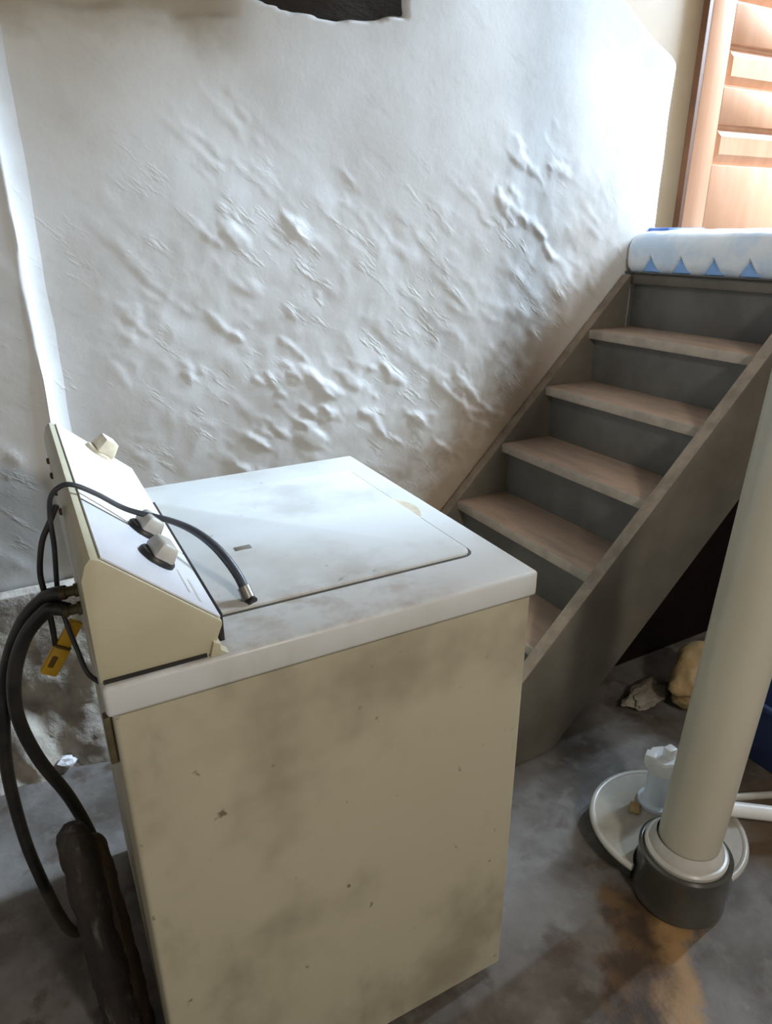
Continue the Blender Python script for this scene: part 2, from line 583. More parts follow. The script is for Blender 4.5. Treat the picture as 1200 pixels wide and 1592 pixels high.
# rough footing course along the foot of the left wall
def foot_f(a, b):
    x = -2.6 + 2.685 * a
    top = 0.525 + 0.010 * fbm(x * 4, 2, 0, 2)
    prof = [(1.90, top), (1.868, top - 0.006), (1.862, top - 0.03), (1.862, 0.30), (1.85, 0.16), (1.80, 0.05), (1.76, -0.02)]
    k = b * (len(prof) - 1)
    i = min(int(k), len(prof) - 2)
    f_ = k - i
    y = prof[i][0] * (1 - f_) + prof[i + 1][0] * f_
    z = prof[i][1] * (1 - f_) + prof[i + 1][1] * f_
    am = sstep(0.45, 0.1, z)
    y -= (0.006 + 0.03 * am) * fbm(x * 8, z * 8, 3, 4)
    return (x, y, z)


struct(grid_obj('trim_1', 220, 48, foot_f, M['footing']))

# --- beam end in the wall pocket
box_obj('trim_2', (0.55, 1.30, 1.962, 2.07, 1.92, 2.12), M['dark_beam'], bev=0.006)
struct(bpy.data.objects['trim_2'])

# --- tan wall behind the stair landing with the door in it
box_obj('wall_landing', (1.5, 5.52, 2.125, 2.26, 1.0, 5.1), M['tan_wall'])
struct(bpy.data.objects['wall_landing'])
# end wall of the landing with the open outside doorway the daylight comes through
bm = bmesh.new()
box(bm, 5.40, 5.52, 0.6, 1.01, 0.0, 5.1)
box(bm, 5.40, 5.52, 1.83, 2.125, 0.0, 5.1)
box(bm, 5.40, 5.52, 1.01, 1.83, 0.0, 2.83)
box(bm, 5.40, 5.52, 1.01, 1.83, 4.77, 5.1)
struct(finish('wall_end', bm, M['tan_wall']))
# near side wall of the stairwell above the landing
struct(box_obj('wall_stairwell', (2.45, 5.40, 1.09, 1.19, 1.255, 5.1), M['tan_wall']))
# walls coloured near-black for shade, below the landing and off to the right
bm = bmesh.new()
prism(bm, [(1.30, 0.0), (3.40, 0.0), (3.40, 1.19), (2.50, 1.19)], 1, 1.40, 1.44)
struct(finish('wall_understairs_shade', bm, M['shade_wall']))  # added panel closing the under-stairs space as painted shade
box_obj('wall_right', (3.40, 3.50, -1.6, 1.86, 0.0, 1.19), M['shade_wall'])
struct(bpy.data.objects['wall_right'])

# --- ceiling with joists, out of sight above the basement
ceil = struct(box_obj('ceiling', (-2.8, 1.75, -1.2, 2.2, 2.30, 2.34), M['ceil']))
for i in range(8):
    box_obj('joist', (-2.45 + i * 0.55, -2.40 + i * 0.55, -1.2, 1.90, 2.14, 2.30), M['ceil'], ceil)

# --- landing slab
box_obj('landing', (2.16, 5.40, 1.20, 2.125, 1.20, 1.255), M['grey_paint'])
struct(bpy.data.objects['landing'])

# --- door at the landing (orange wood, horizontal panels)
DY = 2.10
DX0, DX1 = 2.515, 3.34
DZ0, DZ1 = 1.275, 3.28
door = struct(box_obj('door_1', (DX0 + 0.02, DX1 - 0.02, DY + 0.016, DY + 0.030, DZ0 + 0.02, DZ1 - 0.02), M['door']))
pan = []
top = 2.085
step = 0.272
zs = [(1.655, 1.800)]
z = 1.655 + step
while z + 0.145 < DZ1 - 0.08:
    zs.append((z, z + 0.145))
    z += step
for nm, d in (('stile', (DX0, DX0 + 0.125, DY - 0.005, DY + 0.035, DZ0, DZ1)),
              ('stile', (DX1 - 0.125, DX1, DY - 0.005, DY + 0.035, DZ0, DZ1))):
    box_obj(nm, d, M['door'], door, 0.004)
edges = [DZ0] + [v for p in zs for v in p] + [DZ1]
for k in range(0, len(edges), 2):
    box_obj('rail', (DX0 + 0.125, DX1 - 0.125, DY - 0.005, DY + 0.035, edges[k], edges[k + 1]), M['door'], door, 0.004)
for a, b in zs:
    bm = bmesh.new()
    x0, x1 = DX0 + 0.125, DX1 - 0.125
    o_ = [(x0 + 0.012, a + 0.012), (x1 - 0.012, a + 0.012), (x1 - 0.012, b - 0.012), (x0 + 0.012, b - 0.012)]
    i_ = [(x0 + 0.04, a + 0.04), (x1 - 0.04, a + 0.04), (x1 - 0.04, b - 0.04), (x0 + 0.04, b - 0.04)]
    vo = [bm.verts.new((p[0], DY + 0.016, p[1])) for p in o_]
    vi = [bm.verts.new((p[0], DY + 0.004, p[1])) for p in i_]
    bm.faces.new(vi)
    for q in range(4):
        bm.faces.new((vo[q], vo[(q + 1) % 4], vi[(q + 1) % 4], vi[q]))
    finish('panel', bm, M['door'], door)
# jamb around the door
bm = bmesh.new()
box(bm, DX0 - 0.020, DX0 - 0.001, DY - 0.004, 2.15, 1.26, DZ1 + 0.04)
struct(finish('trim_3', bm, M['door_dark']))
bm = bmesh.new()
box(bm, DX0 - 0.035, DX1 + 0.035, DY + 0.012, 2.165, DZ1 + 0.01, DZ1 + 0.05)
struct(finish('trim_4', bm, M['door_dark']))

# ================================================================== STAIRCASE
RISE, RUN = 0.18694, 0.18276
NX0, NZ0 = 1.3257, 0.5148            # nosing of the third tread
Y_IN = 1.222                         # inner face of the outer stringer
stair = empty('staircase', (1.0, 1.55, 0), 0,
              'steep grey-painted wooden staircase with worn brown treads along the whitewashed wall', 'staircase')
SO = Vector(stair.location)


def sbox(name, d, mat, bev=0.003):
    return box_obj(name, (d[0] - SO.x, d[1] - SO.x, d[2] - SO.y, d[3] - SO.y, d[4], d[5]), mat, stair, bev)


for k in range(-2, 5):
    nx, nz = NX0 + k * RUN, NZ0 + k * RISE
    if k < 4:
        t = sbox('tread', (nx, nx + RUN + 0.045, Y_IN, 1.91, nz - 0.032, nz), M['tread'], 0.006)
        t2 = box_obj('nosing', (nx - 0.004 - SO.x, nx + 0.006 - SO.x, Y_IN - SO.y + 0.002, 1.908 - SO.y, nz - 0.031, nz - 0.001),
                     M['tread_nose'], t, 0.003)
    else:
        sbox('landing_edge', (nx, nx + 0.10, Y_IN, 1.91, nz - 0.035, nz), M['grey_paint'], 0.006)
    zb = nz - RISE if k > -2 else 0.0
    sbox('riser', (nx + 0.028, nx + 0.046, Y_IN, 1.91, zb, nz - 0.032), M['riser'], 0.0)


def stringer(name, y0, y1, up, low, x_front, x_top):
    bm = bmesh.new()
    s = RISE / RUN
    zt = lambda x: NZ0 + (x - NX0) * s + up
    zl = lambda x: NZ0 + (x - NX0) * s - low
    xf = NX0 + (low - NZ0) / s      # where the lower edge meets the floor
    pts = [(x_front, 0.0), (xf, 0.0), (x_top, zl(x_top)), (x_top, zt(x_top)), (x_front, zt(x_front))]
    pts = [(p[0] - SO.x, p[1]) for p in pts]
    prism(bm, pts, 1, y0 - SO.y, y1 - SO.y, 0.004)
    o = finish(name, bm, M['grey_paint'], stair, 35)
    # bare worn strip along the upper edge
    bm = bmesh.new()
    a0, a1 = x_front + 0.004, x_top - 0.004
    prism(bm, [(a0 - SO.x, zt(a0) - 0.006), (a1 - SO.x, zt(a1) - 0.006), (a1 - SO.x, zt(a1) + 0.0015), (a0 - SO.x, zt(a0) + 0.0015)],
          1, y0 - SO.y + 0.002, y1 - SO.y - 0.002)
    tag(finish('worn_edge', bm, M['worn_edge'], o), 'bare brown worn upper edge')
    return o


stringer('stringer', Y_IN - 0.042, Y_IN, 0.040, 0.375, 0.90, 2.09)
stringer('stringer', 1.895, 1.935, 0.006, 0.36, 0.93, 2.05)

# ================================================================== WASHING MACHINE
WX, WY, WR = 0.0269, 0.7368, -0.0117
WD, WW = 0.6403, 0.688               # depth along X, width along Y
wm = empty('washing_machine', (WX, WY, 0), WR,
           'old cream top-loading washing machine with stained side and raised control console', 'washing machine')
# cabinet: four panels as one shell with rounded vertical edges
bm = bmesh.new()
box(bm, 0.006, WD - 0.006, 0.006, WW - 0.006, 0.026, 0.868)
vert_e = [e for e in bm.edges if abs(e.verts[0].co.z - e.verts[1].co.z) > 0.5]
bmesh.ops.bevel(bm, geom=vert_e, offset=0.007, segments=3, affect='EDGES', profile=0.5)
finish('cabinet', bm, M['enamel_side'], wm, 35)
box_obj('toe_base', (0.05, WD - 0.06, 0.05, WW - 0.05, 0.012, 0.03), M['black'], wm)
for fx in (0.07, WD - 0.08):
    for fy in (0.07, WW - 0.07):
        bm = bmesh.new()
        lathe(bm, [(0, 0), (0.022, 0), (0.022, 0.008), (0.010, 0.010), (0.010, 0.03), (0, 0.03)], 16, fx, fy, 0.0)
        finish('foot', bm, M['black'], wm, 35)

# top deck with a shallow well for the lid
LX0, LX1, LY0, LY1 = 0.150, 0.585, 0.100, 0.585
bm = bmesh.new()
box(bm, 0.0, WD, 0.0, WW, 0.871, 0.914, 0.006, 3)
topd = finish('top_deck', bm, M['enamel_top'], wm, 40)
# dark gap around the lid and the lid plate
bm = bmesh.new()
box(bm, LX0 - 0.004, LX1 + 0.004, LY0 - 0.005, LY1 + 0.004, 0.905, 0.9146)
bmesh.ops.bevel(bm, geom=[e for e in bm.edges if abs(e.verts[0].co.z - e.verts[1].co.z) > 0.005], offset=0.022, segments=4, affect='EDGES', profile=0.5)
finish('lid_gap', bm, M['hub'], topd)
bm = bmesh.new()
box(bm, LX0, LX1, LY0, LY1, 0.908, 0.919)
ve = [e for e in bm.edges if abs(e.verts[0].co.z - e.verts[1].co.z) > 0.005]
bmesh.ops.bevel(bm, geom=ve, offset=0.020, segments=4, affect='EDGES', profile=0.5)
te = [e for e in bm.edges if min(v.co.z for v in e.verts) > 0.9185]
bmesh.ops.bevel(bm, geom=te, offset=0.004, segments=2, affect='EDGES', profile=0.5)
lid = finish('lid', bm, M['enamel_top'], wm, 40)
# finger notch at the front edge of the lid
bm = bmesh.new()
pts = [(0.0 + 0.026 * math.sin(math.pi * i / 16) - 0.002, -0.065 + 0.13 * i / 16) for i in range(17)]
pts = [(LX1 + p[0] - 0.002, 0.325 + p[1]) for p in pts]
prism(bm, pts, 2, 0.9135, 0.9165)
tag(finish('finger_notch', bm, M['knob_cream'], lid, 30), 'shallow half-moon finger notch')
box_obj('badge', (0.243, 0.270, 0.283, 0.297, 0.9185, 0.9202), M['metal'], lid, 0.0006)
# dark hinge line along the back of the lid
box_obj('hinge_strip', (0.1465, 0.1535, 0.03, 0.47, 0.918, 0.9585), M['black'], wm, 0.001)

# console: sloped face, cream shell
CP = [(0.000, 0.9145), (0.000, 1.048), (0.006, 1.066), (0.013, 1.074), (0.022, 1.070),
      (0.148, 0.958), (0.148, 0.952), (0.132, 0.9145)]
bm = bmesh.new()
prism(bm, [(p[0], p[1]) for p in CP], 1, 0.012, WW - 0.012, 0.0015)
console = finish('console', bm, M['enamel_cream'], wm, 30)
# face plate lying on the slope
p0 = Vector((0.022, 0, 1.071))
p1 = Vector((0.147, 0, 0.960))
dn = (p1 - p0).normalized()
up = Vector((-dn.z, 0, dn.x))
if up.z < 0:
    up = -up
SL = (p1 - p0).length


def face_box(name, s0, s1, y0, y1, h0, h1, mat, parent, bev=0.0):
    bm = bmesh.new()
    box(bm, s0, s1, y0, y1, h0, h1, bev)
    for v in bm.verts:
        s_, y_, h_ = v.co
        v.co = p0 + dn * s_ + up * h_ + Vector((0, y_, 0))
    return finish(name, bm, mat, parent, 35 if bev else None)


YD = 0.185
face_box('face_plate', 0.001, SL - 0.001, YD + 0.036, WW - 0.014, 0.0002, 0.0025, M['console_face'], console, 0.0008)
# near panel boundary slants across the face
bm = bmesh.new()
quad = [(0.001, 0.016), (SL - 0.001, 0.016), (SL - 0.001, 0.217), (0.001, 0.217)]
for h_ in (0.0002, 0.0022):
    pass
vb = [bm.verts.new(p0 + dn * s_ + up * 0.0002 + Vector((0, y_, 0))) for s_, y_ in quad]
vt = [bm.verts.new(p0 + dn * s_ + up * 0.0022 + Vector((0, y_, 0))) for s_, y_ in quad]
bm.faces.new(vt)
bm.faces.new(vb[::-1])
for i in range(4):
    bm.faces.new((vb[i], vb[(i + 1) % 4], vt[(i + 1) % 4], vt[i]))
finish('control_panel', bm, M['console_panel'], console)
face_box('seam', 0.001, SL - 0.03, 0.2165, 0.2210, 0.0003, 0.0030, M['hub'], console)
for s_, y0, y1 in ((0.128, 0.05, 0.12), (0.140, 0.035, 0.10), (0.120, 0.145, 0.19)):
    face_box('printed_line', s_, s_ + 0.003, y0, y1, 0.0022, 0.0026, M['knob'], console)


def knob(y, s_, big, mat, ang, parent):
    k = bmesh.new()
    R_ = 0.030 if big else 0.026
    lathe(k, [(0, 0), (R_, 0), (R_, 0.004), (R_ * 0.92, 0.007), (0, 0.007)], 28)
    base = p0 + dn * s_ + Vector((0, y, 0)) + up * 0.0024
    mt = Matrix((dn, Vector((0, 1, 0)), up)).transposed().to_4x4()
    mt.translation = base
    k.transform(mt)
    sk = finish('knob', k, M['black'] if mat is M['knob'] else M['knob_cream'], parent, 40)
    g = bmesh.new()
    w = R_ * 0.60
    box(g, -w, w, -R_ * 0.92, R_ * 0.92, 0.006, 0.034 if big else 0.028, 0.005, 2)
    for v in g.verts:
        f_ = 1 - 0.22 * sstep(0.006, 0.03, v.co.z)
        v.co.x *= f_
        v.co.y *= f_
    g.transform(Matrix.Rotation(ang, 4, 'Z'))
    g.transform(mt)
    finish('grip', g, mat, sk, 40)


knob(0.63, 0.088, True, M['knob_cream'], 0.15, console)
knob(0.225, 0.100, False, M['knob'], 0.1, console)
knob(0.120, 0.096, False, M['knob'], 0.1, console)
# torn corner bracket at the foot of the console end
bm = bmesh.new()
prism(bm, [(0.128, 0.914), (0.152, 0.914), (0.140, 0.922), (0.143, 0.930), (0.134, 0.934)], 1, 0.006, 0.022, 0.001)
finish('end_bracket', bm, M['enamel_cream'], console, 30)
box_obj('end_cap_gap', (0.004, 0.125, 0.009, 0.014, 0.913, 0.9185), M['black'], console)
# rear screws and inlet valves
for i in range(4):
    y_ = 0.30 + i * 0.09
    bm = bmesh.new()
    lathe(bm, [(0, 0), (0.006, 0), (0.005, 0.004), (0, 0.005)], 12)
    bm.transform(Matrix.Translation((0.0, y_, 1.03)) @ Matrix.Rotation(-math.pi / 2, 4, 'Y'))
    finish('screw', bm, M['brass'], console, 40)
for yy, zz in ((0.233, 0.934), (0.221, 0.911)):
    bm = bmesh.new()
    lathe(bm, [(0, 0), (0.016, 0), (0.016, 0.014), (0.012, 0.016), (0.012, 0.034), (0.015, 0.036), (0.015, 0.048), (0, 0.048)], 16)
    bm.transform(Matrix.Translation((0.004, yy, zz)) @ Matrix.Rotation(-math.pi / 2, 4, 'Y') @ Matrix.Scale(0.62, 4))
    finish('inlet_valve', bm, M['brass'], wm, 40)
box_obj('rear_catch', (-0.004, 0.006, 0.02, 0.035, 0.79, 0.86), M['brass'], wm, 0.002)

# ================================================================== HOSES AND CORDS
# power cord lying over the console and lid
cord = empty('power_cord', (0.239, 0.848, 0.92), 0,
             'thin black cord looped over the washer console with its end lying on the lid', 'cord')


def rel(o, pts):
    return [Vector(p) - Vector(o.location) for p in pts]


c1 = [(0.239, 0.848, 0.924), (0.234, 0.868, 0.948), (0.224, 0.890, 0.970), (0.211, 0.912, 0.988), (0.191, 0.935, 1.005),
      (0.162, 0.950, 1.021), (0.112, 0.970, 1.040), (0.077, 0.980, 1.066), (0.050, 0.985, 1.083), (0.034, 0.990, 1.083),
      (0.019, 0.995, 1.068), (0.013, 1.000, 1.035), (0.011, 1.000, 0.992), (0.004, 1.000, 0.923), (0.006, 0.990, 0.884),
      (0.014, 0.970, 0.836), (0.021, 0.955, 0.805), (0.036, 0.95, 0.785)]
tube_obj('cable', rel(cord, c1), lambda t: 0.0072 - 0.0036 * sstep(0.08, 0.42, t), M['cord_grey'], cord, 10, 8)
tube_obj('metal_ferrule', rel(cord, [(0.2395, 0.8465, 0.9225), (0.2365, 0.858, 0.937)]), 0.0095, M['metal'], cord, 12)
tube_obj('cord_tip', rel(cord, [(0.243, 0.838, 0.921), (0.2397, 0.846, 0.9235)]), 0.0075, M['black'], cord, 10)

c2 = [(0.024, 1.004, 1.052), (0.011, 1.004, 1.028), (-0.003, 1.004, 1.001), (-0.013, 1.004, 0.958), (-0.013, 1.002, 0.922),
      (-0.012, 1.0, 0.879), (-0.013, 1.0, 0.838)]
lp = tag(tube_obj('cord_loop', c2, 0.0042, M['rubber'], None, 10, 8),
         'slim black cord loop hanging behind the console down to the yellow clip', 'cord')

h1 = [(0.012, 0.970, 0.934), (0.000, 0.980, 0.930), (-0.017, 1.000, 0.916), (-0.050, 1.020, 0.875), (-0.083, 1.050, 0.795),
      (-0.109, 1.080, 0.682), (-0.127, 1.120, 0.540), (-0.131, 1.160, 0.356), (-0.122, 1.190, 0.195), (-0.095, 1.212, 0.03),
      (-0.06, 1.225, 0.012)]
hA = tag(empty('water_hose', (-0.06, 1.225, 0)), 'outer black rubber hose bowing left from the washer down to the floor', 'hose',
         'black hoses behind the washer')
tube_obj('hose', rel(hA, h1[:9]), 0.0105, M['rubber'], hA, 12, 8)
tube_obj('dusty_end', rel(hA, [(-0.1225, 1.189, 0.205), (-0.112, 1.20, 0.11), (-0.095, 1.212, 0.035), (-0.06, 1.228, 0.012)]), 0.0112,
         M['rubber_dusty'], hA, 12, 8)
h2 = [(0.012, 0.960, 0.911), (0.000, 0.970, 0.912), (-0.015, 0.980, 0.907), (-0.048, 1.000, 0.865), (-0.075, 1.020, 0.794),
      (-0.086, 1.050, 0.701), (-0.074, 1.080, 0.590), (-0.043, 1.100, 0.474), (-0.021, 1.120, 0.344), (-0.013, 1.140, 0.219),
      (-0.017, 1.150, 0.074), (-0.024, 1.16, 0.012), (-0.05, 1.22, 0.011)]
hB = tag(empty('water_hose', (-0.05, 1.22, 0)), 'inner black rubber hose curving from the washer back behind the dark timber', 'hose',
         'black hoses behind the washer')
tube_obj('hose', rel(hB, h2), 0.0105, M['rubber'], hB, 12, 8)

# yellow clip hanging from the cord loop
yc = empty('yellow_clip', (-0.029, 1.0, 0.796), 0, 'yellow plastic clip hanging on the black cords behind the washer', 'clip')
A_, B_ = Vector((0.020, 1.0, 0.870)), Vector((-0.031, 1.0, 0.794))
ax = (B_ - A_).normalized()
sd = Vector((ax.z, 0, -ax.x))
def bar(name, t0, t1, w, th, mat, off=0.0):
    bm = bmesh.new()
    L_ = (B_ - A_).length
    box(bm, t0 * L_, t1 * L_, -w + off, w + off, -th, th, min(w, th) * 0.5, 2)
    for v in bm.verts:
        v.co = A_ + ax * v.co.x + sd * v.co.y + Vector((0, v.co.z, 0)) - yc.location
    return finish(name, bm, mat, yc, 40)


bar('jaw', 0.46, 1.0, 0.0125, 0.008, M['yellow'])
bar('jaw_pad', 0.62, 0.86, 0.0055, 0.0086, M['yellow_dark'], 0.004)
bar('handle', 0.0, 0.52, 0.0105, 0.006, M['yellow'])
bar('spring_band', 0.44, 0.50, 0.012, 0.009, M['yellow_dark'])

# ================================================================== DARK TIMBER LEANING BEHIND THE WASHER
tb = empty('timber_post', (-0.02, 0.975, 0), 0, 'short dark weathered timber with a rounded top leaning behind the washer', 'timber')


def timber_mesh(pts, rx, ry, seed, n=14):
    bm = bmesh.new()
    path = catmull(pts, 22)
    rings = []
    N = len(path)
    for i, p in enumerate(path):
        t = i / (N - 1)
        # t = 0 at the rounded top
        cap = math.sqrt(max(0.0, 1 - max(0.0, 1 - t / 0.09) ** 2)) * 0.96 + 0.04
        sc = cap * (0.86 + 0.22 * t)
        ring = []
        for k in range(n):
            a = 2 * math.pi * k / n
            w = 1 + 0.20 * fbm(math.cos(a) * 1.8 + seed, math.sin(a) * 1.8, t * 9, 4)
            ring.append(bm.verts.new(p + Vector((rx * sc * w * math.cos(a), ry * sc * w * math.sin(a), 0))))
        rings.append(ring)
    for a, b in zip(rings, rings[1:]):
        for k in range(n):
            bm.faces.new((a[k], a[(k + 1) % n], b[(k + 1) % n], b[k]))
    bm.faces.new(rings[0])
    bm.faces.new(rings[-1][::-1])
    return bm


finish('dark_face', timber_mesh(rel(tb, [(-0.046, 1.0, 0.505), (-0.040, 0.99, 0.33), (-0.033, 0.975, 0.15), (-0.029, 0.965, 0.0)]),
                                0.033, 0.034, 1), M['timber'], tb, 40)
finish('brown_split', timber_mesh(rel(tb, [(-0.016, 1.012, 0.455), (-0.010, 1.0, 0.30), (-0.005, 0.985, 0.14), (-0.002, 0.975, 0.0)]),
                                  0.020, 0.030, 5), M['timber_brown'], tb, 40)

# ================================================================== WHITE SCRAP ON THE FLOOR BY THE LEFT WALL
bm = bmesh.new()
bmesh.ops.create_icosphere(bm, subdivisions=2, radius=0.026)
for v in bm.verts:
    v.co *= 1 + 0.5 * fbm(v.co.x * 50, v.co.y * 50, v.co.z * 50, 3)
    v.co.z *= 0.55
sp = finish('paper_scrap', bm, M['scrap'])
sp.location = (-0.055, 1.79, 0.012 + 0.012)
tag(sp, 'small white crumpled scrap at the foot of the left wall', 'scrap')

# ================================================================== DRAIN STACK, LID AND FITTINGS
PX, PY = 1.130, 0.686
dp = empty('drain_stack', (PX, PY, 0), 0, 'tall cream-painted round pipe column rising from a dark floor hub', 'pipe')
bm = bmesh.new()
lathe(bm, [(0, 0.10), (0.064, 0.10), (0.064, 0.9), (0.064, 2.30), (0, 2.30)], 48)
for v in bm.verts:                     # the column stands slightly out of plumb
    v.co.x += (v.co.z - 0.10) * 0.036
    v.co.y -= (v.co.z - 0.10) * 0.020
finish('pipe', bm, M['stack'], dp, 40)
bm = bmesh.new()
lathe(bm, [(0.064, 0.126), (0.084, 0.120), (0.087, 0.126), (0.087, 0.136), (0.083, 0.140), (0.078, 0.141), (0.076, 0.149),
           (0.070, 0.158), (0.066, 0.165)], 48)
finish('collar', bm, M['collar'], dp, 30)
bm = bmesh.new()
lathe(bm, [(0.092, 0.0), (0.098, 0.002), (0.099, 0.010), (0.0975, 0.016), (0.0965, 0.11), (0.0985, 0.116), (0.0985, 0.126), (0.093, 0.130),
           (0.088, 0.128), (0.086, 0.10), (0.0, 0.10)], 48)
finish('floor_hub', bm, M['hub'], dp, 30)

LXc, LYc, LR = 1.213, 0.797, 0.174
lidp = empty('floor_lid', (LXc, LYc, 0), 0, 'dirty white round pit lid on the floor behind the dark pipe hub', 'lid')


def notch_disc(bm, r, z0, z1, clear):
    """disc with a round bite taken out where the pipe hub stands"""
    hx, hy, hr = PX - LXc, PY - LYc, 0.099 + clear
    n = 120
    pts = []
    for i in range(n):
        a = 2 * math.pi * i / n
        p = Vector((r * math.cos(a), r * math.sin(a)))
        d = p - Vector((hx, hy))
        pts.append((p, d.length < hr))
    # rotate so that the outside run comes first
    k0 = next(i for i in range(n) if pts[i][1] is False and pts[i - 1][1] is True)
    pts = pts[k0:] + pts[:k0]
    out = [p for p, ins in pts if not ins]
    a1 = math.atan2(out[-1].y - hy, out[-1].x - hx)
    a0 = math.atan2(out[0].y - hy, out[0].x - hx)
    mid = math.atan2(-hy, -hx)
    def near(a):
        return mid + ((a - mid + math.pi) % (2 * math.pi) - math.pi)
    a1, a0 = near(a1), near(a0)
    arc = [Vector((hx + hr * math.cos(a1 + (a0 - a1) * i / 24), hy + hr * math.sin(a1 + (a0 - a1) * i / 24))) for i in range(25)]
    poly = [(p.x, p.y) for p in out + arc]
    prism(bm, poly, 2, z0, z1)
    return bm


bm = bmesh.new()
notch_disc(bm, LR, 0.052, 0.060, 0.004)
tag(finish('plate', bm, M['lid_white'], lidp, 30))
# raised rim of the lid
bm = bmesh.new()
hx, hy = PX - LXc, PY - LYc
run = []
for i in range(181):
    a = 2 * math.pi * i / 180
    p = Vector((LR * math.cos(a), LR * math.sin(a), 0.055))
    run.append((p, math.hypot(p.x - hx, p.y - hy) > 0.104))
k0 = next(i for i in range(181) if run[i][1] and not run[i - 1][1])
seq = [p for p, ok in run[k0:] + run[1:k0] if ok]
tube(bm, seq, 0.0085, 10)
finish('rim', bm, M['collar'], lidp, 50)
bm = bmesh.new()
notch_disc(bm, LR * 0.90, 0.0, 0.053, 0.004)
finish('pit_curb', bm, M['hub'], lidp, 30)
# small latch plate on the lid
bm = bmesh.new()
box(bm, -0.018, 0.018, -0.011, 0.011, 0.060, 0.068, 0.002)
bm.transform(Matrix.Translation((-0.035, 0.070, 0)) @ Matrix.Rotation(0.7, 4, 'Z'))
finish('latch', bm, M['sack'], lidp, 35)

# white capped fitting standing on the lid
ft = empty('pipe_fitting', (1.243, 0.858, 0.060), 0, 'small white plastic pipe fitting with a lugged cap on the round lid', 'fitting')
bm = bmesh.new()
lathe(bm, [(0.0, 0.0), (0.044, 0.0), (0.044, 0.010), (0.034, 0.014), (0.031, 0.020), (0.031, 0.115), (0.0, 0.115)], 32)
finish('riser_pipe', bm, M['pvc_blue'], ft, 40)
bm = bmesh.new()
lathe(bm, [(0.0, 0.108), (0.038, 0.108), (0.039, 0.112), (0.039, 0.142), (0.035, 0.148), (0.0, 0.148)], 8)
finish('cap', bm, M['pvc'], ft, 25)
bm = bmesh.new()
box(bm, -0.014, 0.014, -0.012, 0.012, 0.146, 0.176, 0.005)
bm.transform(Matrix.Translation((0.008, -0.008, 0)))
finish('lug', bm, M['pvc'], ft, 35)
bm = bmesh.new()
box(bm, -0.013, 0.013, -0.013, 0.013, 0.132, 0.160, 0.004)
bm.transform(Matrix.Translation((-0.032, 0.012, 0)) @ Matrix.Rotation(0.5, 4, 'Z'))
finish('side_lug', bm, M['pvc'], ft, 35)

# side pipes running off to the right
pp = empty('side_pipe', (1.35, 0.76, 0.06), 0, 'thick white plastic pipe running right from the column base', 'pipe')
tube_obj('pipe', rel(pp, [(1.262, 0.800, 0.098), (1.59, 0.602, 0.055)]), 0.0185, M['pvc'], pp, 20)
tube_obj('coupling', rel(pp, [(1.262, 0.800, 0.098), (1.345, 0.750, 0.087)]), 0.024, M['collar'], pp, 20)
tn = tag(tube_obj('thin_pipe', [(1.345, 0.800, 0.070), (1.61, 0.725, 0.030)], 0.0095, M['collar'], None, 16),
         'thin off-white rod lying behind the thick white side pipe', 'pipe')

# ================================================================== THINGS UNDER THE STAIRS
def lump(name, loc, size, seed, mat, rz=0.0, amp=0.22, tilt=0.0):
    bm = bmesh.new()
    bmesh.ops.create_icosphere(bm, subdivisions=4, radius=1.0)
    for v in bm.verts:
        n_ = v.co.normalized()
        e = (abs(n_.x) ** 3.2 + abs(n_.y) ** 3.2 + abs(n_.z) ** 3.2) ** (-1 / 3.2)
        w = e * (1 + amp * fbm(n_.x * 1.6 + seed, n_.y * 1.6, n_.z * 1.6, 4))
        v.co = Vector((n_.x * w * size[0], n_.y * w * size[1], n_.z * w * size[2]))
    bm.transform(Matrix.Rotation(rz, 4, 'Z') @ Matrix.Rotation(tilt, 4, 'Y'))
    lo = min(v.co.z for v in bm.verts)
    for v in bm.verts:
        v.co.z -= lo
    o = finish(name, bm, mat, None, 60)
    o.location = loc
    return o


sk = lump('paper_sack', (1.735, 1.115, 0.0), (0.11, 0.085, 0.080), 3, M['sack'], 0.5, 0.25, -0.25)
tag(sk, 'crumpled tan paper sack on the floor below the stair stringer', 'sack')
rg = lump('rag', (1.62, 1.22, 0.0), (0.09, 0.04, 0.014), 8, M['rag'], 0.2, 0.35)
tag(rg, 'grey rag lying on the floor in the dark beneath the stairs', 'rag')

bn = empty('storage_bin', (1.855, 0.80, 0), 0.0, 'dark navy blue plastic bin on the floor right of the column', 'bin')
bm = bmesh.new()
BX, BY, BH = 0.22, 0.17, 0.21
prof = [(0.86, 0.0), (1.0, BH), (0.97, BH), (0.84, 0.012)]
rings = []
for f_, z_ in prof:
    rings.append([bm.verts.new((sx * BX * f_, sy * BY * f_, z_)) for sx, sy in ((-1, -1), (1, -1), (1, 1), (-1, 1))])
for a, b in zip(rings, rings[1:]):
    for i in range(4):
        bm.faces.new((a[i], a[(i + 1) % 4], b[(i + 1) % 4], b[i]))
bm.faces.new(rings[0][::-1])
bm.faces.new(rings[-1])
bmesh.ops.bevel(bm, geom=[e for e in bm.edges if abs(e.verts[0].co.z - e.verts[1].co.z) > 0.1], offset=0.02, segments=3, affect='EDGES', profile=0.5)
finish('tub', bm, M['blue_bin'], bn, 40)
bm = bmesh.new()
for d in ((-BX - 0.012, BX + 0.012, -BY - 0.012, -BY + 0.004), (-BX - 0.012, BX + 0.012, BY - 0.004, BY + 0.012),
          (-BX - 0.012, -BX + 0.004, -BY, BY), (BX - 0.004, BX + 0.012, -BY, BY)):
    box(bm, *d, BH - 0.012, BH + 0.004, 0.003)
finish('rim', bm, M['blue_bin'], bn, 35)

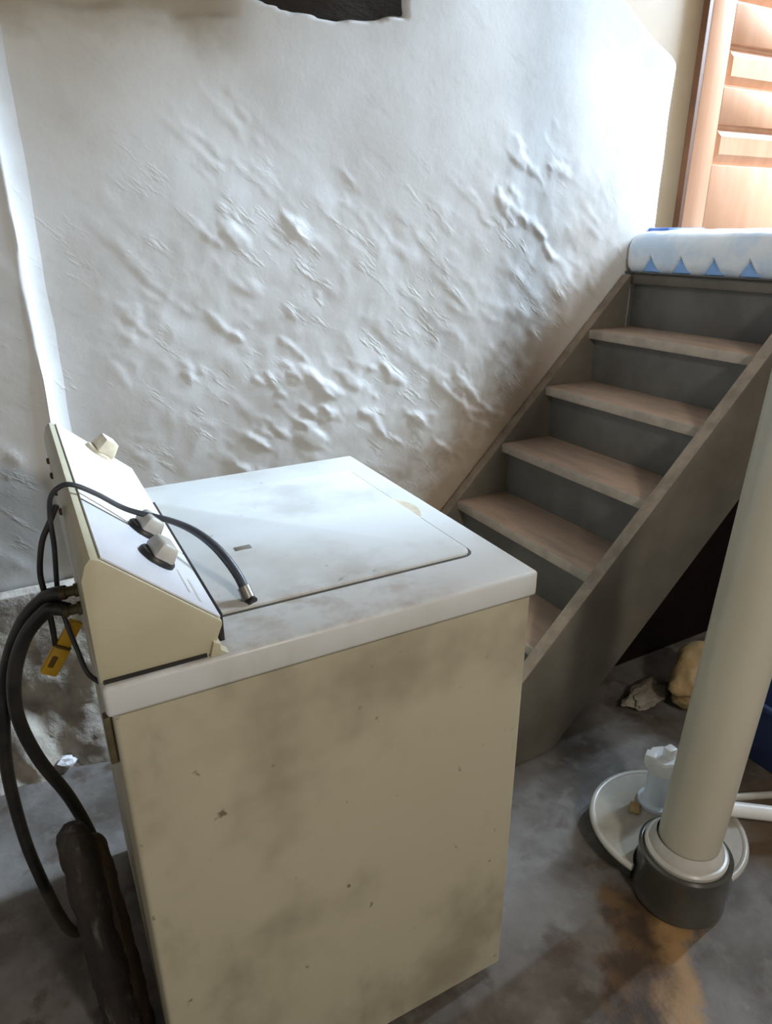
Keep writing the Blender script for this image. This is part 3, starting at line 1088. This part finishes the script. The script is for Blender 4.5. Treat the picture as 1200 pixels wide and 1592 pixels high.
# ================================================================== PLASTIC-WRAPPED BUNDLE ON THE TOP LANDING
bd = empty('wrapped_bundle', (2.06, 1.63, 1.2635), 0,
           'pale blue plastic-wrapped bundle with pleated front lying on the top landing', 'bundle')
Y0, Y1 = 1.235 - 1.63, 1.955 - 1.63
PITCH_Y = 0.128


def bundle_front(y, z):
    """x of the front face: soft bulge with triangular gathers near the bottom"""
    zz = z / 0.137
    x = -0.012 + 0.030 * abs(2 * zz - 0.9) ** 3
    ph = ((y - Y1 + 0.07) / PITCH_Y) % 1.0
    tri = max(0.0, 1 - abs(ph - 0.5) / 0.28)
    dep = max(0.0, tri - max(0.0, (zz - 0.06) / 0.42))
    x += 0.030 * min(1.0, dep * 2.0) * sstep(0.62, 0.35, zz)
    return x


def bundle_f(a, b):
    y = Y0 + (Y1 - Y0) * a
    # cross-section path: front bottom -> front top -> back top -> back bottom
    if b < 0.6:
        z = 0.137 * (b / 0.6)
        x = bundle_front(y, z)
    elif b < 0.9:
        t = (b - 0.6) / 0.3
        x = bundle_front(y, 0.137) + 0.27 * t
        z = 0.137 + 0.012 * math.sin(math.pi * t) + 0.004 * fbm(x * 14, y * 9, 1, 3)
    else:
        t = (b - 0.9) / 0.1
        x = bundle_front(y, 0.137) + 0.27 + 0.01 * math.sin(t * 3)
        z = 0.137 * (1 - t)
    # rounded ends
    e = min(y - Y0, Y1 - y)
    r = 0.045
    if e < r:
        k = 1 - math.sqrt(max(0.0, 1 - (1 - e / r) ** 2))
        x = x + (0.13 - x) * 0.55 * k
        z = 0.068 + (z - 0.068) * (1 - 0.45 * k)
    return (x, y, z)


grid_obj('wrap', 220, 70, bundle_f, M['wrap'], bd)
# triangular blue folds of the wrap, seated in the gathers
n_f = int((Y1 - Y0) / PITCH_Y)
for i in range(n_f + 1):
    yc_ = Y1 - 0.07 - PITCH_Y * (i - 0.5) - PITCH_Y * 0.0
    yc_ = Y1 - 0.07 + PITCH_Y * (0.5 - i) - PITCH_Y
    if yc_ - 0.03 < Y0 or yc_ + 0.035 > Y1:
        continue
    bm = bmesh.new()
    prism(bm, [(yc_ - 0.042, 0.010), (yc_ + 0.026, 0.010), (yc_ + 0.006, 0.060)], 0, -0.004, 0.020)
    finish('fold', bm, M['wrap_fold'], bd)
bm = bmesh.new()
box(bm, 0.10, 0.30, Y1 - 0.10, Y1 - 0.002, 0.128, 0.154, 0.006)
finish('blue_corner', bm, M['wrap_blue'], bd, 35)
tube_obj('dark_hem', [(0.006, Y1 - 0.012, 0.003), (-0.010, Y1 - 0.09, 0.004), (-0.014, 0.0, 0.004), (-0.014, Y0 + 0.02, 0.004)], 0.0042,
         M['hub'], bd, 8)
